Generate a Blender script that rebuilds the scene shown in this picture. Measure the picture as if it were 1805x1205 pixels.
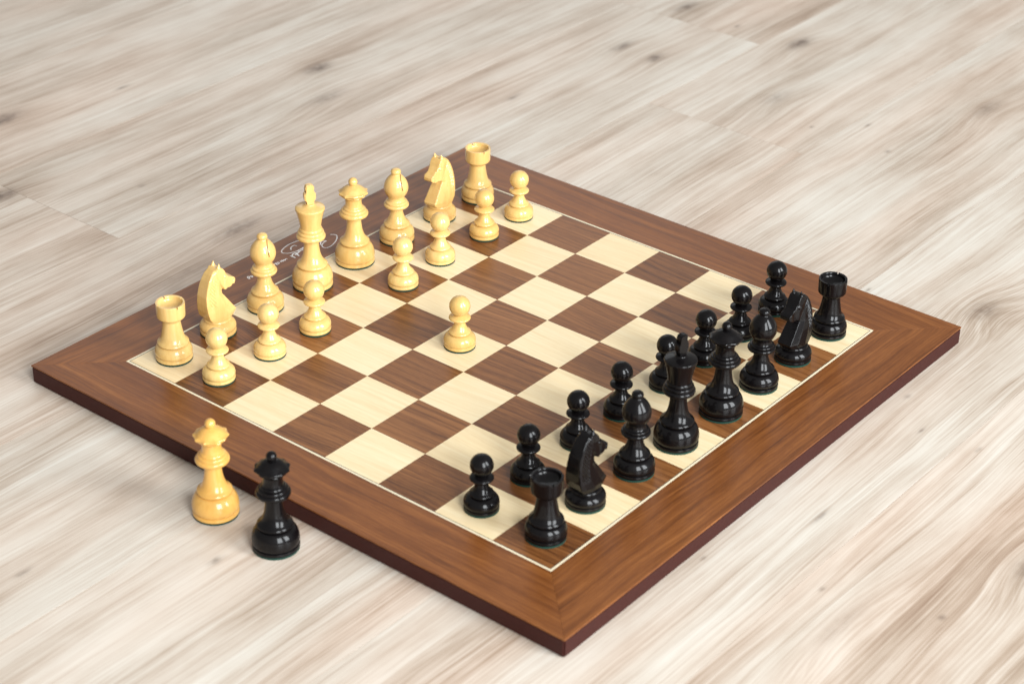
import bpy, bmesh, math, random
import numpy as np
from mathutils import Matrix, Vector

for o in list(bpy.data.objects):
    bpy.data.objects.remove(o)
scene = bpy.context.scene
COL = scene.collection
random.seed(7)

# ------------------------------------------------------------------ camera
S = 0.055            # one square, metres
TOP = 0.0165          # board top above the floor
cam_d = bpy.data.cameras.new('camera')
cam = bpy.data.objects.new('camera', cam_d)
COL.objects.link(cam)
cam.matrix_world = Matrix(((0.77615723, -0.32921555, 0.53777047, 1.14822883),
                           (0.63039449, 0.386867, -0.67300573, -0.934176816),
                           (0.0135183, 0.8613658, 0.50780529, 0.876635665 + TOP),
                           (0, 0, 0, 1)))
cam_d.sensor_width = 36
cam_d.lens = 73.04
cam_d.clip_start = 0.05
cam_d.clip_end = 50
cam_d.dof.use_dof = True
cam_d.dof.focus_distance = 1.74
cam_d.dof.aperture_fstop = 8.0
scene.camera = cam

# ------------------------------------------------------------------ light
world = bpy.data.worlds.new('World')
scene.world = world
world.use_nodes = True
bg = world.node_tree.nodes['Background']
bg.inputs['Color'].default_value = (1.0, 0.985, 0.965, 1)     # even light bounced round the white room
bg.inputs['Strength'].default_value = 0.36


def light_pane(name, loc, target, w, h, power, col=(0.93, 0.97, 1.0)):
    d = bpy.data.lights.new(name, 'AREA')
    d.shape = 'RECTANGLE'
    d.size, d.size_y = w, h
    d.energy = power
    d.color = col
    o = bpy.data.objects.new(name, d)
    COL.objects.link(o)
    o.location = loc
    z = (Vector(loc) - Vector(target)).normalized()
    o.rotation_euler = z.to_track_quat('Z', 'Y').to_euler()
    return o


BC = Vector((0.22, 0.22, TOP))
# two tall windows to the right of the camera with a pier of wall between them
WC = Vector((3.20, -0.35, 1.90))
wdir = Vector((WC.x - BC.x, WC.y - BC.y, 0)).normalized()
wside = Vector((-wdir.y, wdir.x, 0))
for k in (-1, 1):
    p = WC + wside * (1.02 * k)
    light_pane('window_or_sheen_light', p, p - wdir, 1.25, 2.90, 205)
# much weaker light added beyond the far left, for sheen on floor and frame
light_pane('window_or_sheen_light', (-2.3, 2.7, 1.7), (0.1, 0.2, 0.3), 2.4, 1.6, 12)

scene.view_settings.view_transform = 'Standard'
scene.view_settings.look = 'None'
scene.view_settings.exposure = 0.0
scene.view_settings.gamma = 1.0
scene.view_settings.use_curve_mapping = False


# ------------------------------------------------------------------ node helpers
class NT:
    def __init__(self, name):
        self.mat = bpy.data.materials.new(name)
        self.mat.use_nodes = True
        self.t = self.mat.node_tree
        self.t.nodes.clear()
        self.out = self.t.nodes.new('ShaderNodeOutputMaterial')
        self.bsdf = self.t.nodes.new('ShaderNodeBsdfPrincipled')
        self.t.links.new(self.bsdf.outputs[0], self.out.inputs['Surface'])

    def set(self, sock, v):
        if isinstance(v, bpy.types.NodeSocket):
            self.t.links.new(v, sock)
        elif isinstance(v, tuple) and len(v) == 3 and sock.type == 'RGBA':
            sock.default_value = (*v, 1)
        else:
            sock.default_value = v

    def m(self, op, a, b=None, c=None):
        n = self.t.nodes.new('ShaderNodeMath')
        n.operation = op
        for i, v in enumerate((a, b, c)):
            if v is not None:
                self.set(n.inputs[i], v)
        return n.outputs[0]

    def vec(self, x, y, z):
        n = self.t.nodes.new('ShaderNodeCombineXYZ')
        for i, v in enumerate((x, y, z)):
            self.set(n.inputs[i], v)
        return n.outputs[0]

    def sep(self, v):
        n = self.t.nodes.new('ShaderNodeSeparateXYZ')
        self.set(n.inputs[0], v)
        return n.outputs

    def noise(self, v, scale=1.0, detail=4.0, rough=0.55, dist=0.0):
        n = self.t.nodes.new('ShaderNodeTexNoise')
        self.set(n.inputs['Vector'], v)
        n.inputs['Scale'].default_value = scale
        n.inputs['Detail'].default_value = detail
        n.inputs['Roughness'].default_value = rough
        n.inputs['Distortion'].default_value = dist
        return n.outputs['Fac']

    def ramp(self, f, stops):
        n = self.t.nodes.new('ShaderNodeValToRGB')
        self.set(n.inputs[0], f)
        e = n.color_ramp.elements
        while len(e) < len(stops):
            e.new(0.5)
        for i, (p, c) in enumerate(stops):
            e[i].position = p
            e[i].color = (*c, 1) if len(c) == 3 else c
        return n.outputs[0]

    def rng(self, f, a, b, c=0.0, d=1.0):
        n = self.t.nodes.new('ShaderNodeMapRange')
        self.set(n.inputs[0], f)
        for i, v in enumerate((a, b, c, d)):
            n.inputs[i + 1].default_value = v
        return n.outputs[0]

    def mix(self, f, a, b, mode='MIX'):
        n = self.t.nodes.new('ShaderNodeMix')
        n.data_type = 'RGBA'
        n.blend_type = mode
        self.set(n.inputs[0], f)
        self.set(n.inputs[6], a)
        self.set(n.inputs[7], b)
        return n.outputs[2]

    def obj_coord(self):
        return self.t.nodes.new('ShaderNodeTexCoord').outputs['Object']

    def info(self, key):
        return self.t.nodes.new('ShaderNodeObjectInfo').outputs[key]

    def bump(self, h, strength, dist):
        n = self.t.nodes.new('ShaderNodeBump')
        n.inputs['Strength'].default_value = strength
        n.inputs['Distance'].default_value = dist
        self.set(n.inputs['Height'], h)
        self.t.links.new(n.outputs[0], self.bsdf.inputs['Normal'])

    def p(self, **kw):
        for k, v in kw.items():
            self.set(self.bsdf.inputs[k.replace('_', ' ')], v)


# ------------------------------------------------------------------ materials
# knots: x (across grain), y (along grain), size across, size along, ring strength, darkness
KNOTS = [(0.033, 0.971, .010, .022, .030, .95), (-0.066, 0.831, .009, .016, .020, .85), (-0.113, 0.834, .008, .020, .018, .7),
         (-0.128, 0.98, .010, .022, .022, .75), (-0.327, 0.567, .011, .020, .025, .95), (-0.266, 0.516, .012, .030, .030, .5),
         (-0.479, 0.256, .012, .028, .022, .95), (-0.341, 0.148, .011, .018, .016, 1.0), (0.483, 0.559, .013, .022, .055, .55),
         (0.690, 0.246, .013, .022, .050, .7), (0.279, 0.948, .012, .030, .040, .45), (-0.122, 0.246, .012, .034, .030, .6),
         (0.095, 0.828, .012, .024, .034, .35), (0.617, 0.097, .009, .040, .040, .2), (-0.095, 0.150, .010, .03, .02, .35)]
DOTS = [(0.253, 0.788, .0030, .0045), (0.586, 0.125, .0022, .004), (0.667, 0.151, .0030, .004), (-0.257, 0.248, .0030, .005), (-0.448, 0.394, .003, .010),
        (0.163, 0.788, .0025, .004), (-0.117, 0.645, .004, .012), (0.141, -0.225, .003, .008), (0.235, -0.127, .004, .008), (0.538, 0.20, .0028, .013),
        (0.501, 0.101, .002, .004), (0.386, 0.525, .002, .005), (0.503, 0.39, .0025, .005), (0.537, 0.353, .0018, .006), (0.585, 0.357, .002, .005),
        (-0.049, 0.968, .003, .006), (0.205, 0.83, .0025, .007)]


def floor_material():
    n = NT('laminate_oak')
    pos = n.t.nodes.new('ShaderNodeNewGeometry').outputs['Position']
    x, y, _ = n.sep(pos)
    seed = n.m('MULTIPLY', n.info('Random'), 40.0)
    # slow wander of the grain
    wob = n.noise(n.vec(n.m('MULTIPLY', x, 7.0), n.m('MULTIPLY', y, 1.7), seed), 1.0, 2.0, 0.5)
    wob2 = n.noise(n.vec(n.m('MULTIPLY', x, 22.0), n.m('MULTIPLY', y, 7.0), seed), 1.0, 2.0, 0.5)
    h = n.m('ADD', x, n.m('MULTIPLY', n.m('SUBTRACT', wob, 0.5), 0.035))
    h = n.m('ADD', h, n.m('MULTIPLY', n.m('SUBTRACT', wob2, 0.5), 0.008))
    dark = None
    soft = None
    for (kx, ky, b, a, A, dk) in KNOTS:
        dx = n.m('DIVIDE', n.m('SUBTRACT', x, kx), b)
        dy = n.m('DIVIDE', n.m('SUBTRACT', y, ky), a)
        d2 = n.m('ADD', n.m('MULTIPLY', dx, dx), n.m('MULTIPLY', dy, dy))
        wide = n.m('EXPONENT', n.m('MULTIPLY', d2, -0.22))
        core = n.m('MULTIPLY', n.m('EXPONENT', n.m('MULTIPLY', d2, -1.5)), dk)
        h = n.m('MULTIPLY_ADD', wide, A * 0.42, h)
        dark = core if dark is None else n.m('MAXIMUM', dark, core)
        w2 = n.m('MULTIPLY', wide, dk)
        soft = w2 if soft is None else n.m('MAXIMUM', soft, w2)
    for (kx, ky, b, a) in DOTS:
        dx = n.m('DIVIDE', n.m('SUBTRACT', x, kx), b)
        dy = n.m('DIVIDE', n.m('SUBTRACT', y, ky), a)
        d2 = n.m('ADD', n.m('MULTIPLY', dx, dx), n.m('MULTIPLY', dy, dy))
        dark = n.m('MAXIMUM', dark, n.m('MULTIPLY', n.m('EXPONENT', n.m('MULTIPLY', d2, -1.6)), 0.6))
    hf = n.m('ADD', n.m('MULTIPLY', x, 0.45), n.m('MULTIPLY', h, 0.55))
    broad = n.noise(n.vec(n.m('MULTIPLY', h, 30.0), n.m('MULTIPLY', y, 2.6), seed), 1.0, 4.0, 0.6)
    mid = n.noise(n.vec(n.m('MULTIPLY', h, 160.0), n.m('MULTIPLY', y, 2.0), n.m('ADD', seed, 9.0)), 1.0, 6.0, 0.72)
    fine = n.noise(n.vec(n.m('MULTIPLY', hf, 760.0), n.m('MULTIPLY', y, 4.0), n.m('ADD', seed, 17.0)), 1.0, 4.0, 0.75)
    fib = n.noise(n.vec(n.m('MULTIPLY', hf, 1050.0), n.m('MULTIPLY', y, 14.0), seed), 1.0, 3.0, 0.7)
    cloud = n.noise(n.vec(n.m('MULTIPLY', x, 16.0), n.m('MULTIPLY', y, 7.0), n.m('ADD', seed, 31.0)), 1.0, 4.0, 0.6)
    v = n.m('MULTIPLY', broad, 0.25)
    v = n.m('MULTIPLY_ADD', mid, 0.25, v)
    v = n.m('MULTIPLY_ADD', fine, 0.27, v)
    v = n.m('MULTIPLY_ADD', n.m('SUBTRACT', fib, 0.5), 0.18, n.m('ADD', v, 0.05))
    v = n.m('MULTIPLY_ADD', cloud, 0.18, v)
    v = n.m('MULTIPLY_ADD', soft, -0.06, v)
    v = n.m('MULTIPLY_ADD', n.m('SUBTRACT', n.info('Random'), 0.5), 0.03, v)
    col = n.ramp(v, [(0.375, (0.280, 0.203, 0.148)), (0.445, (0.425, 0.343, 0.272)), (0.50, (0.540, 0.466, 0.394)), (0.56, (0.635, 0.584, 0.518)), (0.635, (0.71, 0.685, 0.63))])
    hue = n.noise(n.vec(n.m('MULTIPLY', h, 12.0), n.m('MULTIPLY', y, 2.0), n.m('ADD', seed, 3.0)), 1.0, 2.0, 0.5)
    col = n.mix(n.rng(hue, 0.4, 0.7), col, n.mix(1.0, col, (1.02, 0.935, 0.895), 'MULTIPLY'))
    kn = n.noise(n.vec(n.m('MULTIPLY', x, 160.0), n.m('MULTIPLY', y, 110.0), seed), 1.0, 3.0, 0.6)
    dark = n.m('MULTIPLY', dark, n.rng(kn, 0.25, 0.65, 0.45, 1.3))
    dark = n.m('MINIMUM', n.m('MULTIPLY', dark, 0.82), 0.85)
    col = n.mix(1.0, col, (0.985, 0.955, 0.915), 'MULTIPLY')
    col = n.mix(dark, col, (0.105, 0.066, 0.046))
    n.p(Base_Color=col, Roughness=n.rng(fine, 0.3, 0.7, 0.40, 0.50), IOR=1.45)
    n.bump(n.m('ADD', n.m('MULTIPLY', fine, 0.6), fib), 0.10, 0.0006)
    return n.mat


def veneer(name, stops, freq=1.0, rough=(0.28, 0.36), figure=0.0, along=3.0):
    """sliced veneer, grain along the piece's own x axis"""
    n = NT(name)
    x, y, _ = n.sep(n.obj_coord())
    r = n.info('Random')
    seed = n.m('MULTIPLY', r, 90.0)
    wob = n.noise(n.vec(n.m('MULTIPLY', x, 9.0), n.m('MULTIPLY', y, 25.0), seed), 1.0, 2.0, 0.5)
    h = n.m('MULTIPLY_ADD', n.m('SUBTRACT', wob, 0.5), 0.012, y)
    tilt = n.m('MULTIPLY', n.m('SUBTRACT', n.m('FRACT', n.m('MULTIPLY', r, 7.31)), 0.5), 0.16)
    h = n.m('MULTIPLY_ADD', x, tilt, h)
    a = n.noise(n.vec(n.m('MULTIPLY', h, 210.0 * freq), n.m('MULTIPLY', x, along), seed), 1.0, 3.0, 0.6)
    b = n.noise(n.vec(n.m('MULTIPLY', h, 850.0 * freq), n.m('MULTIPLY', x, 14.0), n.m('ADD', seed, 5.0)), 1.0, 3.0, 0.6)
    pore = n.noise(n.vec(n.m('MULTIPLY', y, 1500.0), n.m('MULTIPLY', x, 110.0), seed), 1.0, 2.0, 0.6)
    v = n.m('MULTIPLY', a, 0.42)
    v = n.m('MULTIPLY_ADD', b, 0.40, v)
    v = n.m('MULTIPLY_ADD', pore, 0.18, v)
    v = n.m('MULTIPLY_ADD', n.m('SUBTRACT', r, 0.5), 0.09, v)
    if figure:
        f = n.noise(n.vec(n.m('MULTIPLY', x, 26.0), n.m('MULTIPLY', y, 9.0), n.m('ADD', seed, 2.0)), 1.0, 2.0, 0.5)
        v = n.m('MULTIPLY_ADD', n.m('SUBTRACT', f, 0.5), figure, v)
    col = n.ramp(v, stops)
    n.p(Base_Color=col, Roughness=n.rng(b, 0.3, 0.7, *rough), IOR=1.5, Specular_IOR_Level=0.3)
    n.bump(n.m('ADD', b, pore), 0.08, 0.0003)
    return n.mat


def turned_wood(name, dark, light, rough, coat, spec=0.25):
    n = NT(name)
    c = n.obj_coord()
    x, y, z = n.sep(c)
    seed = n.m('MULTIPLY', n.info('Random'), 30.0)
    g = n.noise(n.vec(n.m('MULTIPLY_ADD', x, 260.0, seed), n.m('MULTIPLY', y, 260.0), n.m('MULTIPLY', z, 22.0)), 1.0, 3.0, 0.6)
    g2 = n.noise(n.vec(n.m('MULTIPLY_ADD', x, 1100.0, seed), n.m('MULTIPLY', y, 1100.0), n.m('MULTIPLY', z, 90.0)), 1.0, 2.0, 0.6)
    v = n.m('MULTIPLY_ADD', g2, 0.35, n.m('MULTIPLY', g, 0.65))
    col = n.mix(n.rng(v, 0.36, 0.64), dark, light)
    col = n.mix(1.0, col, n.info('Color'), 'MULTIPLY')
    big = n.noise(n.vec(n.m('MULTIPLY_ADD', x, 60.0, seed), n.m('MULTIPLY', y, 60.0), n.m('MULTIPLY', z, 60.0)), 1.0, 3.0, 0.6)
    n.p(Base_Color=col, Roughness=n.rng(big, 0.3, 0.7, rough[0], rough[1]), IOR=1.5, Specular_IOR_Level=spec,
        Coat_Weight=coat, Coat_Roughness=0.07)
    n.bump(n.m('ADD', n.m('MULTIPLY', g, 0.6), g2), 0.012, 0.0002)
    return n.mat


def plain(name, col, rough, noise_scale=0.0, amt=0.0, ior=1.45, spec=0.5):
    n = NT(name)
    c = col
    if noise_scale:
        f = n.noise(n.obj_coord(), noise_scale, 3.0, 0.6)
        c = n.mix(f, tuple(q * (1 - amt) for q in col), tuple(q * (1 + amt) for q in col))
        n.bump(f, 0.15, 0.0004)
    n.p(Base_Color=c, Roughness=rough, IOR=ior, Specular_IOR_Level=spec)
    return n.mat


M_FLOOR = floor_material()
M_SUB = plain('subfloor_board', (0.12, 0.10, 0.08), 0.9, 60, 0.3)
WALNUT = [(0.34, (0.056, 0.018, 0.005)), (0.44, (0.138, 0.049, 0.014)), (0.52, (0.205, 0.078, 0.023)), (0.66, (0.300, 0.126, 0.042))]
FRAME = [(0.30, (0.085, 0.025, 0.0055)), (0.44, (0.165, 0.052, 0.0115)), (0.55, (0.232, 0.080, 0.019)), (0.70, (0.340, 0.132, 0.035))]
MAPLE = [(0.25, (0.680, 0.490, 0.255)), (0.47, (0.800, 0.630, 0.375)), (0.58, (0.840, 0.690, 0.440)), (0.80, (0.87, 0.75, 0.51))]
M_DARK = veneer('walnut_veneer', WALNUT, 1.0)
M_LIGHT = veneer('maple_veneer', MAPLE, 1.0, (0.30, 0.38))
M_FRAME = veneer('frame_veneer', FRAME, 0.8, (0.28, 0.36), 0.10, 2.0)
M_EDGE = plain('edge_band', (0.040, 0.0100, 0.0078), 0.55, 300, 0.25, 1.45, 0.2)
M_INLAY = plain('inlay_maple', (0.78, 0.68, 0.48), 0.38, 500, 0.06)
M_LINE = plain('inlay_ebony', (0.035, 0.028, 0.022), 0.45)
M_INK = plain('white_ink', (0.82, 0.79, 0.76), 0.6)
M_BOX = turned_wood('boxwood_lacquered', (0.640, 0.400, 0.128), (0.715, 0.482, 0.178), (0.34, 0.44), 0.8)
M_EBO = turned_wood('ebonised_lacquered', (0.0020, 0.0017, 0.0021), (0.0042, 0.0032, 0.0033), (0.40, 0.52), 0.42, 0.06)
M_FELT = plain('green_felt', (0.003, 0.034, 0.023), 0.95, 900, 0.4)


# ------------------------------------------------------------------ object helpers
def link(name, me, parent=None, mat=None, smooth=False, loc=None):
    o = bpy.data.objects.new(name, me)
    COL.objects.link(o)
    if parent is not None:
        o.parent = parent
    if loc is not None:
        o.location = loc
    if mat is not None:
        if not me.materials:
            me.materials.append(mat)
        else:
            o.material_slots[0].link = 'OBJECT'
            o.material_slots[0].material = mat
    if smooth:
        me.shade_smooth()
    return o


def prism(poly, z0, z1, name='prism', bevel=0.0):
    """upright prism over a 2D polygon (counter-clockwise)"""
    bm = bmesh.new()
    lo = [bm.verts.new((x, y, z0)) for x, y in poly]
    hi = [bm.verts.new((x, y, z1)) for x, y in poly]
    k = len(poly)
    top = bm.faces.new(hi)
    bm.faces.new(lo[::-1])
    for i in range(k):
        bm.faces.new((lo[i], lo[(i + 1) % k], hi[(i + 1) % k], hi[i]))
    if bevel:
        bmesh.ops.bevel(bm, geom=list(top.edges), offset=bevel, segments=1, affect='EDGES')
    me = bpy.data.meshes.new(name)
    bm.to_mesh(me)
    bm.free()
    return me


def rect(x0, x1, y0, y1):
    return [(x0, y0), (x1, y0), (x1, y1), (x0, y1)]


# ------------------------------------------------------------------ floor
floor = link('floor', prism(rect(-2.2, 2.2, -1.8, 2.6), -0.03, -0.0085, 'floor'), None, M_SUB)
floor['kind'] = 'structure'
PW, PL = 0.19, 1.29
ends = {-1: 0.94, -2: 0.1605, 0: 0.7275, 1: 0.30, 2: 0.92, 3: -0.45, -3: 1.1, -4: 0.33, 4: 0.55, -5: 0.9, 5: 0.2}
plank_me = prism(rect(-PW / 2 + .00012, PW / 2 - .00012, -PL / 2 + .00015, PL / 2 - .00015), -0.008, 0.0, 'plank', 0.00006)
for i in sorted(ends):
    for k in (-2, -1, 0, 1):
        y0 = ends[i] + k * PL
        if y0 + PL < -0.9 or y0 > 1.9:
            continue
        link('plank', plank_me, floor, M_FLOOR, False, ((i + 0.5) * PW, y0 + PL / 2, 0))

# ------------------------------------------------------------------ board
B = 0.978 * S                     # frame width
L8 = 8 * S
board = bpy.data.objects.new('chessboard', None)
COL.objects.link(board)
board.location = (L8 / 2, L8 / 2, 0)
board['label'] = 'square walnut and maple chessboard with brown mitred frame lying on the floor'
board['category'] = 'chessboard'
H = L8 / 2
bm = bmesh.new()
bmesh.ops.create_cube(bm, size=1.0)
for v in bm.verts:
    v.co = (v.co.x * 2 * (H + B), v.co.y * 2 * (H + B), 0.0080 + v.co.z * 0.0154)
bmesh.ops.bevel(bm, geom=[e for e in bm.edges], offset=0.0012, segments=2, affect='EDGES')
core_me = bpy.data.meshes.new('edge_band')
bm.to_mesh(core_me)
bm.free()
link('edge_band', core_me, board, M_EDGE)

VZ = 0.0152                      # veneer seat
frame_poly = [(-H - B, -H - B), (H + B, -H - B), (H, -H), (-H, -H)]
g = 0.00006
for k in range(4):
    me = prism([(x * (1 - .0001), y - 0.0) for x, y in frame_poly], VZ, TOP, 'frame_side', 0.0001)
    o = link('frame_side', me, board, M_FRAME)
    o.rotation_euler = (0, 0, k * math.pi / 2)
    if k == 3:
        frame_white = o          # the side behind the pale back rank, where the signature is

IN, LN = 0.0018, 0.0006          # cream inlay and dark hairline, both inside the playing field
for k in range(4):
    o = link('inlay_strip', prism([(-H, -H), (H, -H), (H - IN, -H + IN), (-H + IN, -H + IN)], VZ, TOP + 0.00002, 'inlay_strip'), board, M_INLAY)
    o.rotation_euler = (0, 0, k * math.pi / 2)
    a, b = H - IN, H - IN - LN
    o = link('inlay_line', prism([(-a, -a), (a, -a), (b, -b), (-b, -b)], VZ, TOP - 0.00002, 'inlay_line'), board, M_LINE)
    o.rotation_euler = (0, 0, k * math.pi / 2)

for u in range(8):
    for v in range(8):
        light = (u + v) % 2 == 0
        e = IN + LN
        x0 = -S / 2 + (e if u == 0 else g)
        x1 = S / 2 - (e if u == 7 else g)
        y0 = -S / 2 + (e if v == 0 else g)
        y1 = S / 2 - (e if v == 7 else g)
        link('light_square' if light else 'dark_square', prism(rect(x0, x1, y0, y1), VZ, TOP, 'square'), board,
             M_LIGHT if light else M_DARK, False, ((u + .5) * S - H, (v + .5) * S - H, 0))


# white signature and small print on the frame, as flat ink ribbons
def ribbon(bm, pts, w, z):
    P = [Vector((p[0], p[1])) for p in pts]
    if len(P) > 2:                         # Catmull-Rom smoothing
        Q = []
        for i in range(len(P) - 1):
            a, b, c, d = P[max(i - 1, 0)], P[i], P[i + 1], P[min(i + 2, len(P) - 1)]
            for t in (0, .25, .5, .75):
                Q.append(0.5 * ((2 * b) + (c - a) * t + (2 * a - 5 * b + 4 * c - d) * t * t + (3 * b - a - 3 * c + d) * t ** 3))
        P = Q + [P[-1]]
    prev = None
    for i, p in enumerate(P):
        t = (P[min(i + 1, len(P) - 1)] - P[max(i - 1, 0)])
        if t.length < 1e-9:
            continue
        t.normalize()
        nn = Vector((-t.y, t.x)) * w / 2
        cur = (bm.verts.new((p.x + nn.x, p.y + nn.y, z)), bm.verts.new((p.x - nn.x, p.y - nn.y, z)))
        if prev:
            bm.faces.new((prev[0], prev[1], cur[1], cur[0]))
        prev = cur


SIG = [
 ([(-27.4, 246.8), (-31.9, 247.1), (-35.9, 246.0), (-38.3, 244.3), (-40.2, 242.1), (-41.4, 236.9), (-41.7, 230.9), (-40.6, 224.1), (-38.5, 218.8), (-36.3, 216.6), (-33.5, 216.4), (-30.2, 219.2), (-28.5, 223.7), (-27.7, 227.0), (-27.6, 231.1), (-28.1, 236.9), (-27.5, 242.6), (-25.5, 248.4), (-23.8, 254.1), (-21.3, 258.4), (-20.6, 254.2), (-18.2, 249.5), (-14.5, 247.5), (-11.7, 248.8), (-11.1, 253.5), (-13.2, 261.0), (-16.7, 267.4), (-20.5, 271.5), (-23.5, 272.1), (-26.9, 269.7)], .9),
 ([(-33.2, 225.4), (-35.6, 227.4), (-37.0, 230.3), (-36.7, 233.2), (-34.5, 234.0)], 1.0),
 ([(-26.0, 216.7), (-23.1, 217.1), (-19.5, 216.7)], 1.3), ([(-23.1, 216.1), (-26.1, 220.2), (-26.1, 223.3), (-23.6, 222.3)], 1.2),
 ([(-26.2, 224.2), (-23.1, 222.8), (-19.7, 221.6)], 1.4), ([(-23.4, 220.5), (-23.9, 223.1), (-25.4, 228.9), (-25.1, 233.3)], 1.3),
 ([(-26.6, 226.9), (-27.6, 230.1), (-27.1, 232.7), (-27.8, 236.6)], 1.2), ([(-24.4, 254.5), (-19.7, 249.3)], 1.2)]
PRINT = [[(-25.2, 196.3), (-26.1, 198.5), (-23.4, 196.8), (-25.7, 200.4), (-24.6, 201.3), (-23.1, 199.6), (-23.1, 197.0)],
 [(-25.7, 203.8), (-23.8, 203.4), (-25.6, 206.0), (-23.1, 205.0), (-25.2, 207.8), (-23.0, 207.2), (-24.7, 209.7), (-23.6, 210.9)],
 [(-26.5, 163.7), (-26.9, 165.6), (-24.6, 164.6), (-22.6, 163.3), (-24.5, 163.2), (-26.3, 163.9)],
 [(-25.2, 165.5), (-25.8, 167.3), (-23.2, 166.6), (-24.4, 168.5), (-26.0, 167.9)]]
inv = Matrix.Rotation(-frame_white.rotation_euler.z, 4, 'Z')
for nm, strokes in [('signature', SIG)] + [('letter', [(p, .8)]) for p in PRINT]:
    bm = bmesh.new()
    for j, (pts, w) in enumerate(strokes):
        q = [inv @ Vector((a / 1000 - H, b / 1000 - H, 0)) for a, b in pts]
        ribbon(bm, q, w / 1000, TOP + 0.00008 + j * 0.00001)
    bmesh.ops.recalc_face_normals(bm, faces=bm.faces)
    me = bpy.data.meshes.new(nm)
    bm.to_mesh(me)
    bm.free()
    link(nm, me, frame_white, M_INK)


# ------------------------------------------------------------------ turned pieces (all profile numbers in millimetres: radius, height)
def smooth_profile(pts, n=5):
    """pts: (r, z) or (r, z, 1) where 1 marks a crisp corner; runs between corners become Catmull-Rom curves"""
    out, run = [], [pts[0]]
    for p in pts[1:]:
        run.append(p)
        if len(p) > 2 or p is pts[-1]:
            R = [Vector(q[:2]) for q in run]
            if len(R) == 2:
                out += [R[0]]
            else:
                for i in range(len(R) - 1):
                    a = R[i - 1] if i else 2 * R[0] - R[1]
                    b, c = R[i], R[i + 1]
                    d = R[i + 2] if i + 2 < len(R) else 2 * R[-1] - R[-2]
                    for k in range(n):
                        t = k / n
                        out.append(0.5 * ((2 * b) + (c - a) * t + (2 * a - 5 * b + 4 * c - d) * t * t + (3 * b - a - 3 * c + d) * t ** 3))
            run = [p]
    out.append(Vector(pts[-1][:2]))
    return [(max(q.x, 0.0), q.y) for q in out]


def lathe(name, pts, seg=48, mod=None, crisp=35):
    prof = smooth_profile(pts)
    bm = bmesh.new()
    rings = []
    for r, z in prof:
        if r < 0.02:
            rings.append([bm.verts.new((0, 0, z / 1000))])
        else:
            ring = []
            for k in range(seg):
                a = 2 * math.pi * k / seg
                rr = r * (mod(a, r, z) if mod else 1)
                ring.append(bm.verts.new((rr * math.cos(a) / 1000, rr * math.sin(a) / 1000, z / 1000)))
            rings.append(ring)
    for A, Bq in zip(rings, rings[1:]):
        if len(A) == 1 and len(Bq) == 1:
            continue
        for k in range(seg):
            j = (k + 1) % seg
            if len(A) == 1:
                bm.faces.new((A[0], Bq[j], Bq[k]))
            elif len(Bq) == 1:
                bm.faces.new((A[k], A[j], Bq[0]))
            else:
                bm.faces.new((A[k], A[j], Bq[j], Bq[k]))
    for ring, flip in ((rings[0], True), (rings[-1], False)):
        if len(ring) > 1:
            bm.faces.new(ring[::-1] if flip else ring)
    bmesh.ops.recalc_face_normals(bm, faces=bm.faces)
    me = bpy.data.meshes.new(name)
    bm.to_mesh(me)
    bm.free()
    finish(me, crisp)
    return me


def finish(me, crisp):
    me.shade_smooth()
    me.set_sharp_from_angle(angle=math.radians(crisp))
    if not me.materials:
        me.materials.append(None)


def boolean(me, cutters, name):
    a = bpy.data.objects.new('tmp', me)
    COL.objects.link(a)
    tmp = []
    for c in cutters:
        b = bpy.data.objects.new('tmpc', c)
        COL.objects.link(b)
        mo = a.modifiers.new('b', 'BOOLEAN')
        mo.operation = 'DIFFERENCE'
        mo.solver = 'EXACT'
        mo.object = b
        tmp.append(b)
    bpy.context.view_layer.update()
    dg = bpy.context.evaluated_depsgraph_get()
    res = bpy.data.meshes.new_from_object(a.evaluated_get(dg))
    for o in tmp + [a]:
        bpy.data.objects.remove(o)
    res.name = name
    finish(res, 35)
    return res


def box_mesh(sx, sy, sz, mat4):
    bm = bmesh.new()
    bmesh.ops.create_cube(bm, size=1.0)
    for v in bm.verts:
        v.co = mat4 @ Vector((v.co.x * sx, v.co.y * sy, v.co.z * sz))
    me = bpy.data.meshes.new('cutter')
    bm.to_mesh(me)
    bm.free()
    return me


def base_profile(R, zb, rs, zs):
    """foot band, groove and rounded belly up to just under the skirt (rs, zs)"""
    zt, rin = zs - 1.4, rs - 1.5
    arc = [(rin + (R + .1 - rin) * math.cos(math.radians(t)), zb + (zt - zb) * math.sin(math.radians(t))) for t in (0, 18, 36, 54, 70, 84)]
    return [(R - .9, 1.4, 1), (R - .1, 1.8), (R, 2.9), (R - .2, 4.1, 1), (R - 1.6, 4.8, 1), (R - .5, 5.4)] + arc + [(rin - .6, zt, 1)]


def felt_mesh(R):
    return lathe('felt_pad', [(R - .6, 0.0, 1), (R - .2, 0.15), (R - .15, 1.2), (R - .6, 1.55, 1)], 40)


PIECES = {}

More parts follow.
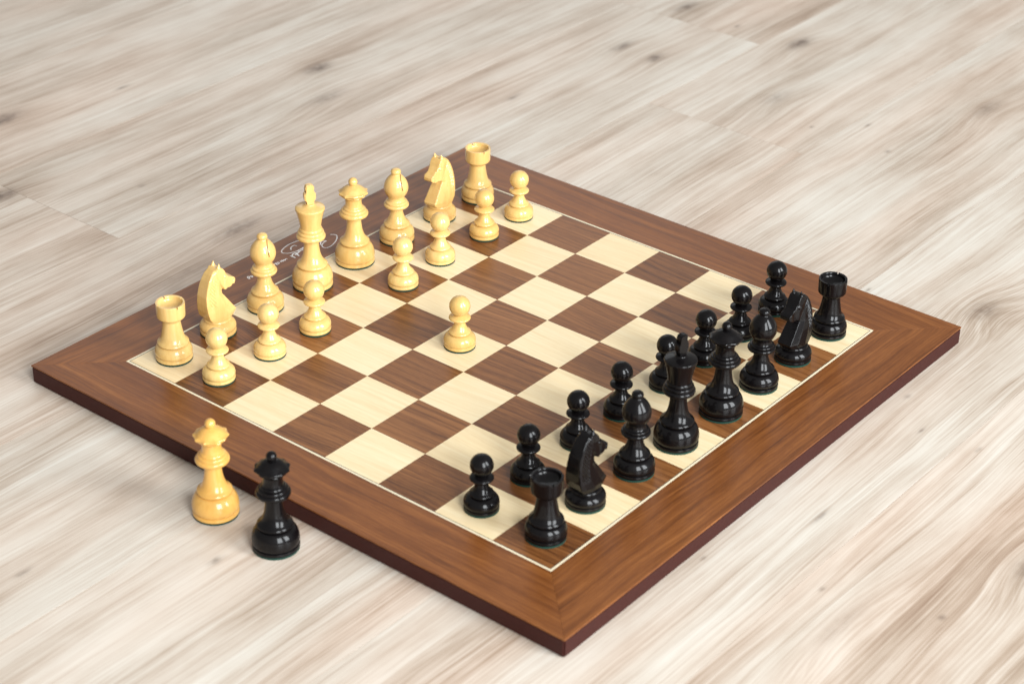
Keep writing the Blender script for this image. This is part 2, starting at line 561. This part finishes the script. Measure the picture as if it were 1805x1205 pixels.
# pawn
PIECES['pawn'] = [
    ('felt_pad', felt_mesh(13.4), 'felt'),
    ('base', lathe('base', [(12.6, 1.4, 1), (13.2, 1.7), (13.35, 2.6), (13.2, 3.6, 1), (12.3, 4.1, 1), (13.0, 4.6), (13.45, 6.2), (13.25, 7.9), (12.5, 9.7), (11.1, 11.3), (9.3, 12.3), (7.4, 12.7, 1)]), 'wood'),
    ('stem', lathe('stem', [(7.2, 12.5, 1), (8.6, 12.9), (9.25, 13.7), (9.25, 14.4), (8.6, 15.2), (7.2, 16.4), (6.0, 18.3), (5.0, 20.8), (4.45, 23.3), (4.3, 25.6, 1)]), 'wood'),
    ('collar', lathe('collar', [(4.3, 24.7, 1), (6.6, 25.3), (8.6, 26.3), (9.1, 27.3), (8.5, 28.3), (6.4, 29.4), (4.4, 30.2, 1)]), 'wood'),
    ('head', lathe('head', [(4.3, 30.0, 1)] + [(8.75 * math.cos(math.radians(t)), 38.0 + 8.75 * math.sin(math.radians(t))) for t in range(-56, 90, 12)] + [(0, 46.75)]), 'wood')]

# rook
rook_top = lathe('battlement', [(6.9, 35.2, 1), (7.6, 36.6), (8.1, 37.2, 1), (9.3, 37.9), (11.2, 39.5), (11.65, 40.9), (11.75, 45), (11.85, 51.6), (11.5, 52.1, 1), (10.3, 52.1), (9.9, 51.7, 1), (9.3, 49.2), (7.0, 47.4), (3.5, 46.7), (0, 46.5)])
cut = [box_mesh(0.0012, 0.03, 0.0042, Matrix.Rotation(k * math.pi / 2, 4, 'Z') @ Matrix.Translation((0, 0, 0.0525))) for k in (0, 1)]
rook_top = boolean(rook_top, cut, 'battlement')
PIECES['rook'] = [
    ('felt_pad', felt_mesh(15.3), 'felt'),
    ('base', lathe('base', base_profile(15.3, 6.9, 12.6, 15.4)), 'wood'),
    ('tower', lathe('tower', [(10.4, 13.9, 1), (12.0, 14.4), (12.85, 15.3), (12.95, 16.1), (12.4, 17.0), (11.1, 18.3), (9.9, 20.4), (9.1, 23.2), (8.4, 26.6), (7.7, 31.0), (7.3, 35.0), (7.3, 36.4, 1)]), 'wood'),
    ('battlement', rook_top, 'wood')]

# bishop
bh = lathe('head', [(7.0, 42.6, 1), (7.5, 43.2), (7.6, 44.0), (7.9, 44.8, 1), (9.3, 46.6), (10.7, 50.0), (11.0, 53.4), (10.3, 57.0), (8.6, 60.4), (6.2, 63.4), (4.1, 65.4), (3.5, 66.2), (0, 66.5)])
RIGHT = Vector((0.776, 0.630, 0)).normalized()
# the mitre cut: a saw kerf in the front half of the head, leaning outwards as it goes down
slit = box_mesh(0.0007, 0.020, 0.0145, Matrix.Translation((0.0050, -0.0095, 0.0600)) @ Matrix.Rotation(math.radians(-11), 4, 'Y'))
bh = boolean(bh, [slit], 'head')
PIECES['bishop'] = [
    ('felt_pad', felt_mesh(15.8), 'felt'),
    ('base', lathe('base', base_profile(15.8, 7.0, 11.5, 16.2)), 'wood'),
    ('stem', lathe('stem', [(9.4, 14.7, 1), (10.9, 15.2), (11.75, 16.1), (11.85, 16.9), (11.3, 17.8), (9.8, 19.1), (8.3, 21.2), (7.0, 24.0), (6.0, 27.6), (5.5, 31.0), (5.4, 33.6, 1)]), 'wood'),
    ('collar', lathe('collar', [(5.4, 32.6, 1), (7.8, 33.2), (10.6, 34.3), (11.3, 35.7), (10.9, 36.9), (9.6, 37.6, 1), (9.9, 38.2), (9.6, 39.3), (8.2, 40.0, 1), (7.6, 40.8), (7.2, 42.8, 1)]), 'wood'),
    ('head', bh, 'wood'),
    ('finial', lathe('finial', [(3.2, 65.6, 1), (4.2, 66.3), (4.6, 67.5), (4.3, 69.0), (3.3, 70.2), (1.6, 70.8), (0, 70.9)], 32), 'wood')]

# queen
def crown_mod(a, r, z):
    if 65.6 < z < 70.9 and r > 8:
        w = min(1.0, (r - 8) / 4.0)
        return 1 - 0.085 * w * abs(math.cos(5 * a)) ** 0.8 * (1.0 if z < 69.2 else max(0.0, (70.9 - z) / 1.7))
    return 1.0


PIECES['queen'] = [
    ('felt_pad', felt_mesh(17.5), 'felt'),
    ('base', lathe('base', base_profile(17.5, 7.6, 12.9, 20.2), 56), 'wood'),
    ('stem', lathe('stem', [(10.6, 18.6, 1), (12.2, 19.2), (13.1, 20.2), (13.25, 21.1), (12.7, 22.0), (11.3, 23.2), (9.8, 25.0), (8.6, 27.6), (7.5, 31.2), (6.8, 35.6), (6.4, 40.0), (6.3, 45.4, 1)]), 'wood'),
    ('collar', lathe('collar', [(6.2, 44.0, 1), (8.6, 44.5), (11.9, 46.0), (12.8, 47.7), (12.4, 49.3), (11.0, 50.2, 1), (11.2, 50.7), (10.7, 52.0), (9.2, 52.7, 1), (9.3, 53.2), (8.8, 54.2), (7.9, 54.8, 1), (7.4, 56.5), (7.2, 59.0), (7.5, 61.6), (8.0, 63.4, 1)]), 'wood'),
    ('crown', lathe('crown', [(7.8, 62.6, 1), (8.6, 63.6), (10.4, 65.2), (12.9, 67.2), (13.5, 68.4), (13.2, 69.1, 1), (11.6, 69.7), (9.8, 70.9), (7.6, 72.9), (5.0, 74.5), (3.0, 75.2), (2.5, 75.8), (2.4, 76.4, 1)], 108, crown_mod, 30), 'wood'),
    ('finial', lathe('finial', [(1.6, 74.6, 1)] + [(4.0 * math.cos(math.radians(t)), 78.0 + 4.0 * math.sin(math.radians(t))) for t in range(-60, 90, 15)] + [(0, 82.0)], 32), 'wood')]


# king
def cross_mesh():
    half = [(3.0, 77.2), (2.6, 79.6), (2.9, 81.6), (5.3, 82.7), (5.9, 84.4), (5.9, 88.2), (5.3, 89.4), (3.0, 89.9), (3.3, 91.2), (4.4, 92.6), (4.4, 94.6), (3.3, 96.4), (1.5, 97.0)]
    half = [(x * .86, z) for x, z in half]
    pts = half + [(-x, z) for x, z in half[::-1]]
    bm = bmesh.new()
    lo = [bm.verts.new((-.0027, x / 1000, z / 1000)) for x, z in pts]
    hi = [bm.verts.new((.0027, x / 1000, z / 1000)) for x, z in pts]
    k = len(pts)
    f1, f2 = bm.faces.new(hi), bm.faces.new(lo[::-1])
    for i in range(k):
        bm.faces.new((lo[i], lo[(i + 1) % k], hi[(i + 1) % k], hi[i]))
    bmesh.ops.bevel(bm, geom=list(set(f1.edges) | set(f2.edges)), offset=0.0007, segments=2, affect='EDGES')
    bmesh.ops.recalc_face_normals(bm, faces=bm.faces)
    me = bpy.data.meshes.new('cross')
    bm.to_mesh(me)
    bm.free()
    finish(me, 30)
    return me


PIECES['king'] = [
    ('felt_pad', felt_mesh(17.6), 'felt'),
    ('base', lathe('base', base_profile(17.6, 7.6, 13.0, 20.6), 56), 'wood'),
    ('stem', lathe('stem', [(10.7, 19.0, 1), (12.3, 19.6), (13.2, 20.6), (13.35, 21.5), (12.8, 22.4), (11.4, 23.6), (9.9, 25.4), (8.7, 28.0), (7.6, 31.6), (6.9, 36.0), (6.5, 40.4), (6.4, 46.4, 1)]), 'wood'),
    ('collar', lathe('collar', [(6.4, 44.4, 1), (8.8, 45.0), (11.8, 46.4), (12.6, 48.0), (12.2, 49.6), (10.9, 50.6, 1), (11.4, 51.3), (11.0, 52.9), (9.6, 53.7, 1), (10.0, 54.2), (9.8, 55.6), (9.2, 56.4, 1)]), 'wood'),
    ('crown', lathe('crown', [(8.9, 55.9, 1), (9.0, 57.6), (9.4, 60.6), (10.3, 65.2), (11.6, 70.3), (12.6, 73.6), (12.7, 74.8), (12.1, 75.6), (9.5, 76.5), (6.2, 77.4), (4.6, 78.1, 1), (4.4, 78.7), (3.6, 79.1), (0, 79.2)]), 'wood'),
    ('cross', cross_mesh(), 'wood')]


# knight: the carved horse is meshed from a distance field (surface nets)
def seg_sdf(px, pz, poly):
    d = np.full(px.shape, 1e9)
    inside = np.zeros(px.shape, bool)
    k = len(poly)
    for i in range(k):
        ax, az = poly[i]
        bx, bz = poly[(i + 1) % k]
        ex, ez = bx - ax, bz - az
        t = np.clip(((px - ax) * ex + (pz - az) * ez) / (ex * ex + ez * ez), 0, 1)
        d = np.minimum(d, (px - ax - t * ex) ** 2 + (pz - az - t * ez) ** 2)
        c = ((az > pz) != (bz > pz)) & (px < (bx - ax) * (pz - az) / (bz - az + 1e-12) + ax)
        inside ^= c
    d = np.sqrt(d)
    return np.where(inside, -d, d)


def surface_nets(F, org, h):
    nx, ny, nz = F.shape
    s = F < 0
    corners = [(i, j, k) for i in (0, 1) for j in (0, 1) for k in (0, 1)]
    cut_ = lambda A, c: A[c[0]:nx - 1 + c[0], c[1]:ny - 1 + c[1], c[2]:nz - 1 + c[2]]
    cnt = sum(cut_(s, c).astype(int) for c in corners)
    act = (cnt > 0) & (cnt < 8)
    acc = np.zeros(act.shape + (3,))
    num = np.zeros(act.shape)
    for a in corners:
        for ax in range(3):
            if a[ax]:
                continue
            b = list(a)
            b[ax] = 1
            fa, fb = cut_(F, a), cut_(F, tuple(b))
            x = (fa < 0) != (fb < 0)
            t = np.where(x, fa / np.where(x, fa - fb, 1), 0)
            for q in range(3):
                acc[..., q] += np.where(x, a[q] + (t if q == ax else 0), 0)
            num += x
    idx = -np.ones(act.shape, int)
    idx[act] = np.arange(act.sum())
    cell = np.argwhere(act)
    V = (cell + acc[act] / num[act][:, None]) * h + np.array(org)
    faces = []
    for ax in range(3):
        o1, o2 = [q for q in range(3) if q != ax]
        sl0 = [slice(1, -1)] * 3
        A = np.moveaxis(s, ax, 0)
        flip = A[:-1] != A[1:]
        pos = np.argwhere(flip)
        full = np.zeros((len(pos), 3), int)
        full[:, ax] = pos[:, 0]
        full[:, o1] = pos[:, 1]
        full[:, o2] = pos[:, 2]
        for p in full:
            if min(p[o1], p[o2]) < 1 or p[o1] >= act.shape[o1] or p[o2] >= act.shape[o2]:
                continue
            q = []
            for d1, d2 in ((-1, -1), (0, -1), (0, 0), (-1, 0)):
                c = p.copy()
                c[o1] += d1
                c[o2] += d2
                q.append(idx[tuple(c)])
            faces.append(q)
    return V, faces


def horse_mesh():
    h = 0.42
    fx = np.arange(-18, 20.01, h)
    wy = np.arange(-12.5, 12.51, h)
    zz = np.arange(12.5, 68.51, h)
    f2, z2 = np.meshgrid(fx, zz, indexing='ij')
    poly = [(-10.2, 15.2), (-12.8, 19), (-14.3, 25), (-14.8, 32), (-14.4, 39), (-12.8, 46), (-10.2, 52.5), (-7, 57.6), (-3.6, 60.6), (-0.8, 61.6), (1.8, 61.4),
            (4.2, 60.9), (6.5, 57.8), (7.9, 54.6), (10.0, 51.6), (13.0, 49.7), (15.9, 48.5), (17.4, 46.8), (17.4, 44.2), (15.8, 42.5), (13.9, 42.6), (13.2, 41.2), (11.2, 40.4), (8.4, 41.4), (5.0, 41.0), (2.6, 39.2),
            (6.6, 33), (11.2, 25.8), (15.3, 20.2), (14.6, 17.8), (11.0, 15.2)]
    d2 = seg_sdf(f2, z2, poly)
    fb = np.interp(z2, [15, 19, 25, 32, 39, 46, 52.5, 57.6, 62], [-10.2, -12.8, -14.3, -14.8, -14.4, -12.8, -10.2, -7, -1])
    ff = np.interp(z2, [15, 20.2, 38.2, 50, 62], [12, 15.3, 2.8, 3.2, 2.0])
    wm = np.interp(z2, [15, 20, 30, 40, 50, 58, 63], [10.0, 10.2, 9.2, 8.0, 7.2, 6.2, 4.6])
    u = np.clip((f2 - fb) / (ff - fb), 0, 1)
    W = wm * np.interp(u, [0, .12, .42, .72, 1.0], [.78, .88, 1.0, .92, .62])
    W = np.where(f2 > ff + 0.1, 0.2, W)
    # head: wider than the neck at the cheek, tapering to the muzzle
    hp = [(-2.5, 62.5), (-2.0, 55), (1.2, 46.5), (4.0, 41), (8, 38), (20, 38), (20, 52), (4, 63)]
    hd = seg_sdf(f2, z2, hp)
    WH = np.interp(f2, [-3, 2, 6, 9, 11, 13.5, 15.5, 17.5], [6.4, 6.8, 6.6, 5.4, 4.7, 4.9, 5.3, 4.4])
    WH = WH - 1.2 * np.clip((z2 - (52 - (f2 - 8) * .6)) / 6, 0, 1)            # brow narrows upwards
    mix = np.clip(0.5 - hd / 1.6, 0, 1)
    W = np.where(mix > 0, np.maximum(W * (1 - mix), 0) + WH * mix, W)
    # groove behind the cheek
    W -= 0.55 * np.exp(-((hd - 0.9) / 0.8) ** 2) * ((z2 < 58) & (z2 > 40))
    # chisel cuts of the mane
    db = f2 - fb
    stripe = np.abs(((f2 * 0.55 + z2 * 0.36) / 1.35) % 1.0 - 0.5) * 2
    band = np.clip((db - 2.2) / 0.8, 0, 1) * np.clip((9.0 - db) / 1.2, 0, 1) * np.clip((z2 - 25) / 6, 0, 1) * np.clip((59 - z2) / 3, 0, 1) * (hd > 1.4)
    W -= 0.85 * band * stripe
    # eye
    er = np.hypot(f2 - 6.3, z2 - 52.9)
    W += 0.55 * np.clip(1.3 - er, 0, 1) - 0.45 * np.exp(-((er - 1.9) / 0.45) ** 2)
    # nostril
    W -= 0.9 * np.exp(-((np.hypot(f2 - 15.2, (z2 - 46.0))) / 0.7) ** 2)
    A, Bf = d2[:, None, :], np.abs(wy)[None, :, None] - W[:, None, :]
    Bf = Bf * 0.85
    k = 0.4                                                             # slightly eased carved edges
    hh = np.clip(0.5 - 0.5 * (Bf - A) / k, 0, 1)
    F = Bf * (1 - hh) + A * hh + k * hh * (1 - hh)
    X, Y, Z = np.meshgrid(fx, wy, zz, indexing='ij')
    # ears: two leaning cones, and a parting between them
    for sgn in (-1, 1):
        t = np.clip((Z - 58.5) / (65.6 - 58.5), 0, 1)
        cx, cy, r = 0.6 + 1.6 * t, sgn * (3.5 + 0.3 * t), 2.9 * (1 - t) + 0.1
        e = np.maximum(np.sqrt(((X - cx) / 1.15) ** 2 + (Y - cy) ** 2) - r, np.maximum(58.0 - Z, Z - 65.6))
        F = np.minimum(F, e * 0.9)
    V, faces = surface_nets(F, (fx[0], wy[0], zz[0]), h)
    me = bpy.data.meshes.new('horse_head')
    me.from_pydata((V / 1000).tolist(), [], faces)
    bm = bmesh.new()
    bm.from_mesh(me)
    bmesh.ops.recalc_face_normals(bm, faces=bm.faces)
    bmesh.ops.smooth_vert(bm, verts=bm.verts, factor=0.2, use_axis_x=True, use_axis_y=True, use_axis_z=True)
    bm.to_mesh(me)
    bm.free()
    finish(me, 50)
    return me


PIECES['knight'] = [
    ('felt_pad', felt_mesh(15.3), 'felt'),
    ('base', lathe('base', [(14.3, 1.4, 1), (15.05, 1.8), (15.2, 2.8), (15.05, 4.1, 1), (14.15, 4.6, 1), (14.85, 5.1), (15.3, 7.0), (14.8, 9.2), (13.2, 11.2), (11.4, 12.3), (10.8, 12.7, 1), (11.4, 13.1), (11.7, 13.9), (11.3, 14.8), (10.4, 15.4, 1), (0, 15.5)]), 'wood'),
    ('horse_head', horse_mesh(), 'wood')]


def place(kind, colour, u, v, rot, label, group=None, tone=(1, 1, 1), z=TOP, cat=None):
    root = bpy.data.objects.new(kind, None)
    COL.objects.link(root)
    root.location = (u * S, v * S, z + 0.00005)
    root.rotation_euler = (0, 0, math.radians(rot))
    root['label'] = label
    root['category'] = kind
    if group:
        root['group'] = group
    for name, me, what in PIECES[kind]:
        mat = M_FELT if what == 'felt' else (M_BOX if colour == 'w' else M_EBO)
        o = bpy.data.objects.new(name, me)
        COL.objects.link(o)
        o.parent = root
        o.material_slots[0].link = 'OBJECT'
        o.material_slots[0].material = mat
        o.color = (*tone, 1)
    return root


CR = math.degrees(math.atan2(0.630, 0.776))       # heading of the viewer's right-hand side
GW = {k: 'pale %ss' % k for k in PIECES}
GB = {k: 'black %ss' % k for k in PIECES}
WP = [
    ('rook', .47, .53, CR + 37, "pale wooden rook on the light square at the board's left corner", (1.0, 1.0, 1.0)),
    ('rook', .50, 7.51, CR + 30, 'pale wooden rook on the dark square at the far corner of the board', (1.0, .97, .92)),
    ('knight', .42, 1.48, 84, 'pale wooden knight facing right, next to the left corner rook', (1.05, 1.03, 1.0)),
    ('knight', .47, 6.55, -86, 'pale wooden knight facing left, next to the far corner rook', (1.0, .96, .90)),
    ('bishop', .42, 2.49, CR, 'pale wooden bishop between the right-facing pale knight and the pale king', (1.0, .97, .92)),
    ('bishop', .46, 5.49, CR, 'pale wooden bishop between the pale queen and the left-facing pale knight', (1.03, 1.0, .95)),
    ('queen', .45, 4.49, 10, 'pale wooden queen standing on the board beside the pale king', (1.0, .95, .86)),
    ('king', .48, 3.48, -28, 'pale wooden king with cross on top, tallest of the pale pieces', (1.03, 1.0, .95)),
]
for k, u, v, r, lab, tone in WP:
    place(k, 'w', u, v, r, lab, GW[k], tone)
place('queen', 'w', 3.49, -1.55, 25, 'honey-coloured wooden queen standing on the floor outside the board', GW['queen'], (1.0, .84, .56), 0.0)
PW_ = [(1.41, .54, 'pale pawn directly in front of the left corner rook'),
       (1.47, 1.53, 'pale pawn in front of the right-facing pale knight'),
       (1.49, 2.48, "pale pawn in front of the pale bishop on the king's left"),
       (3.47, 3.54, 'lone pale pawn advanced to the light square near the middle of the board'),
       (1.57, 4.40, 'pale pawn in front of the pale queen on the board'),
       (1.47, 5.41, 'pale pawn in front of the pale bishop beside the queen'),
       (1.47, 6.52, 'pale pawn in front of the left-facing pale knight'),
       (1.47, 7.43, 'pale pawn on the light square at the far edge, rightmost of its row')]
TP = [(1.02, 1.05, 1.08), (1.04, 1.06, 1.12), (1.0, .99, .95), (.98, .94, .86), (1.05, 1.07, 1.12), (1.05, 1.06, 1.1), (.98, .92, .82), (1.03, 1.01, .97)]
for i, (u, v, lab) in enumerate(PW_):
    place('pawn', 'w', u, v, random.uniform(0, 360), lab, GW['pawn'], TP[i])
BPc = [
    ('rook', 7.48, .55, CR + 20, "black rook on the dark square at the board's nearest corner"),
    ('rook', 7.50, 7.48, CR + 62, "black rook on the light square at the board's right corner"),
    ('knight', 7.41, 1.49, 84, 'black knight facing right, next to the nearest corner rook'),
    ('knight', 7.50, 6.48, -92, 'black knight facing left, next to the right corner rook'),
    ('bishop', 7.46, 2.52, 150, 'black bishop between the right-facing black knight and the black king'),
    ('bishop', 7.53, 5.51, 140, 'black bishop between the black queen and the left-facing black knight'),
    ('queen', 7.52, 4.54, 33, 'black queen standing on the board beside the black king'),
    ('king', 7.49, 3.47, -14, 'black king with cross on top, tallest of the black pieces'),
]
for k, u, v, r, lab in BPc:
    place(k, 'b', u, v, r, lab, GB[k])
place('queen', 'b', 4.65, -1.58, 5, 'black queen standing on the floor outside the board', GB['queen'], (1, 1, 1), 0.0)
PB_ = [(6.43, .50, 'black pawn in front of the nearest corner rook, first of its row'),
       (6.45, 1.46, 'second black pawn from the near edge of the board'),
       (6.44, 2.57, 'black pawn just behind the right-facing black knight, third from the near edge'),
       (6.44, 3.58, 'black pawn behind the black bishop nearest the viewer, fourth from the near edge'),
       (6.50, 4.61, 'black pawn half hidden behind the black king'),
       (6.51, 5.58, 'black pawn left of the black queen on the board, sixth from the near edge'),
       (6.50, 6.54, 'black pawn behind the black bishop beside the left-facing knight, seventh from the near edge'),
       (6.48, 7.54, 'black pawn on the dark square at the far edge, last of its row')]
for u, v, lab in PB_:
    place('pawn', 'b', u, v, random.uniform(0, 360), lab, GB['pawn'])
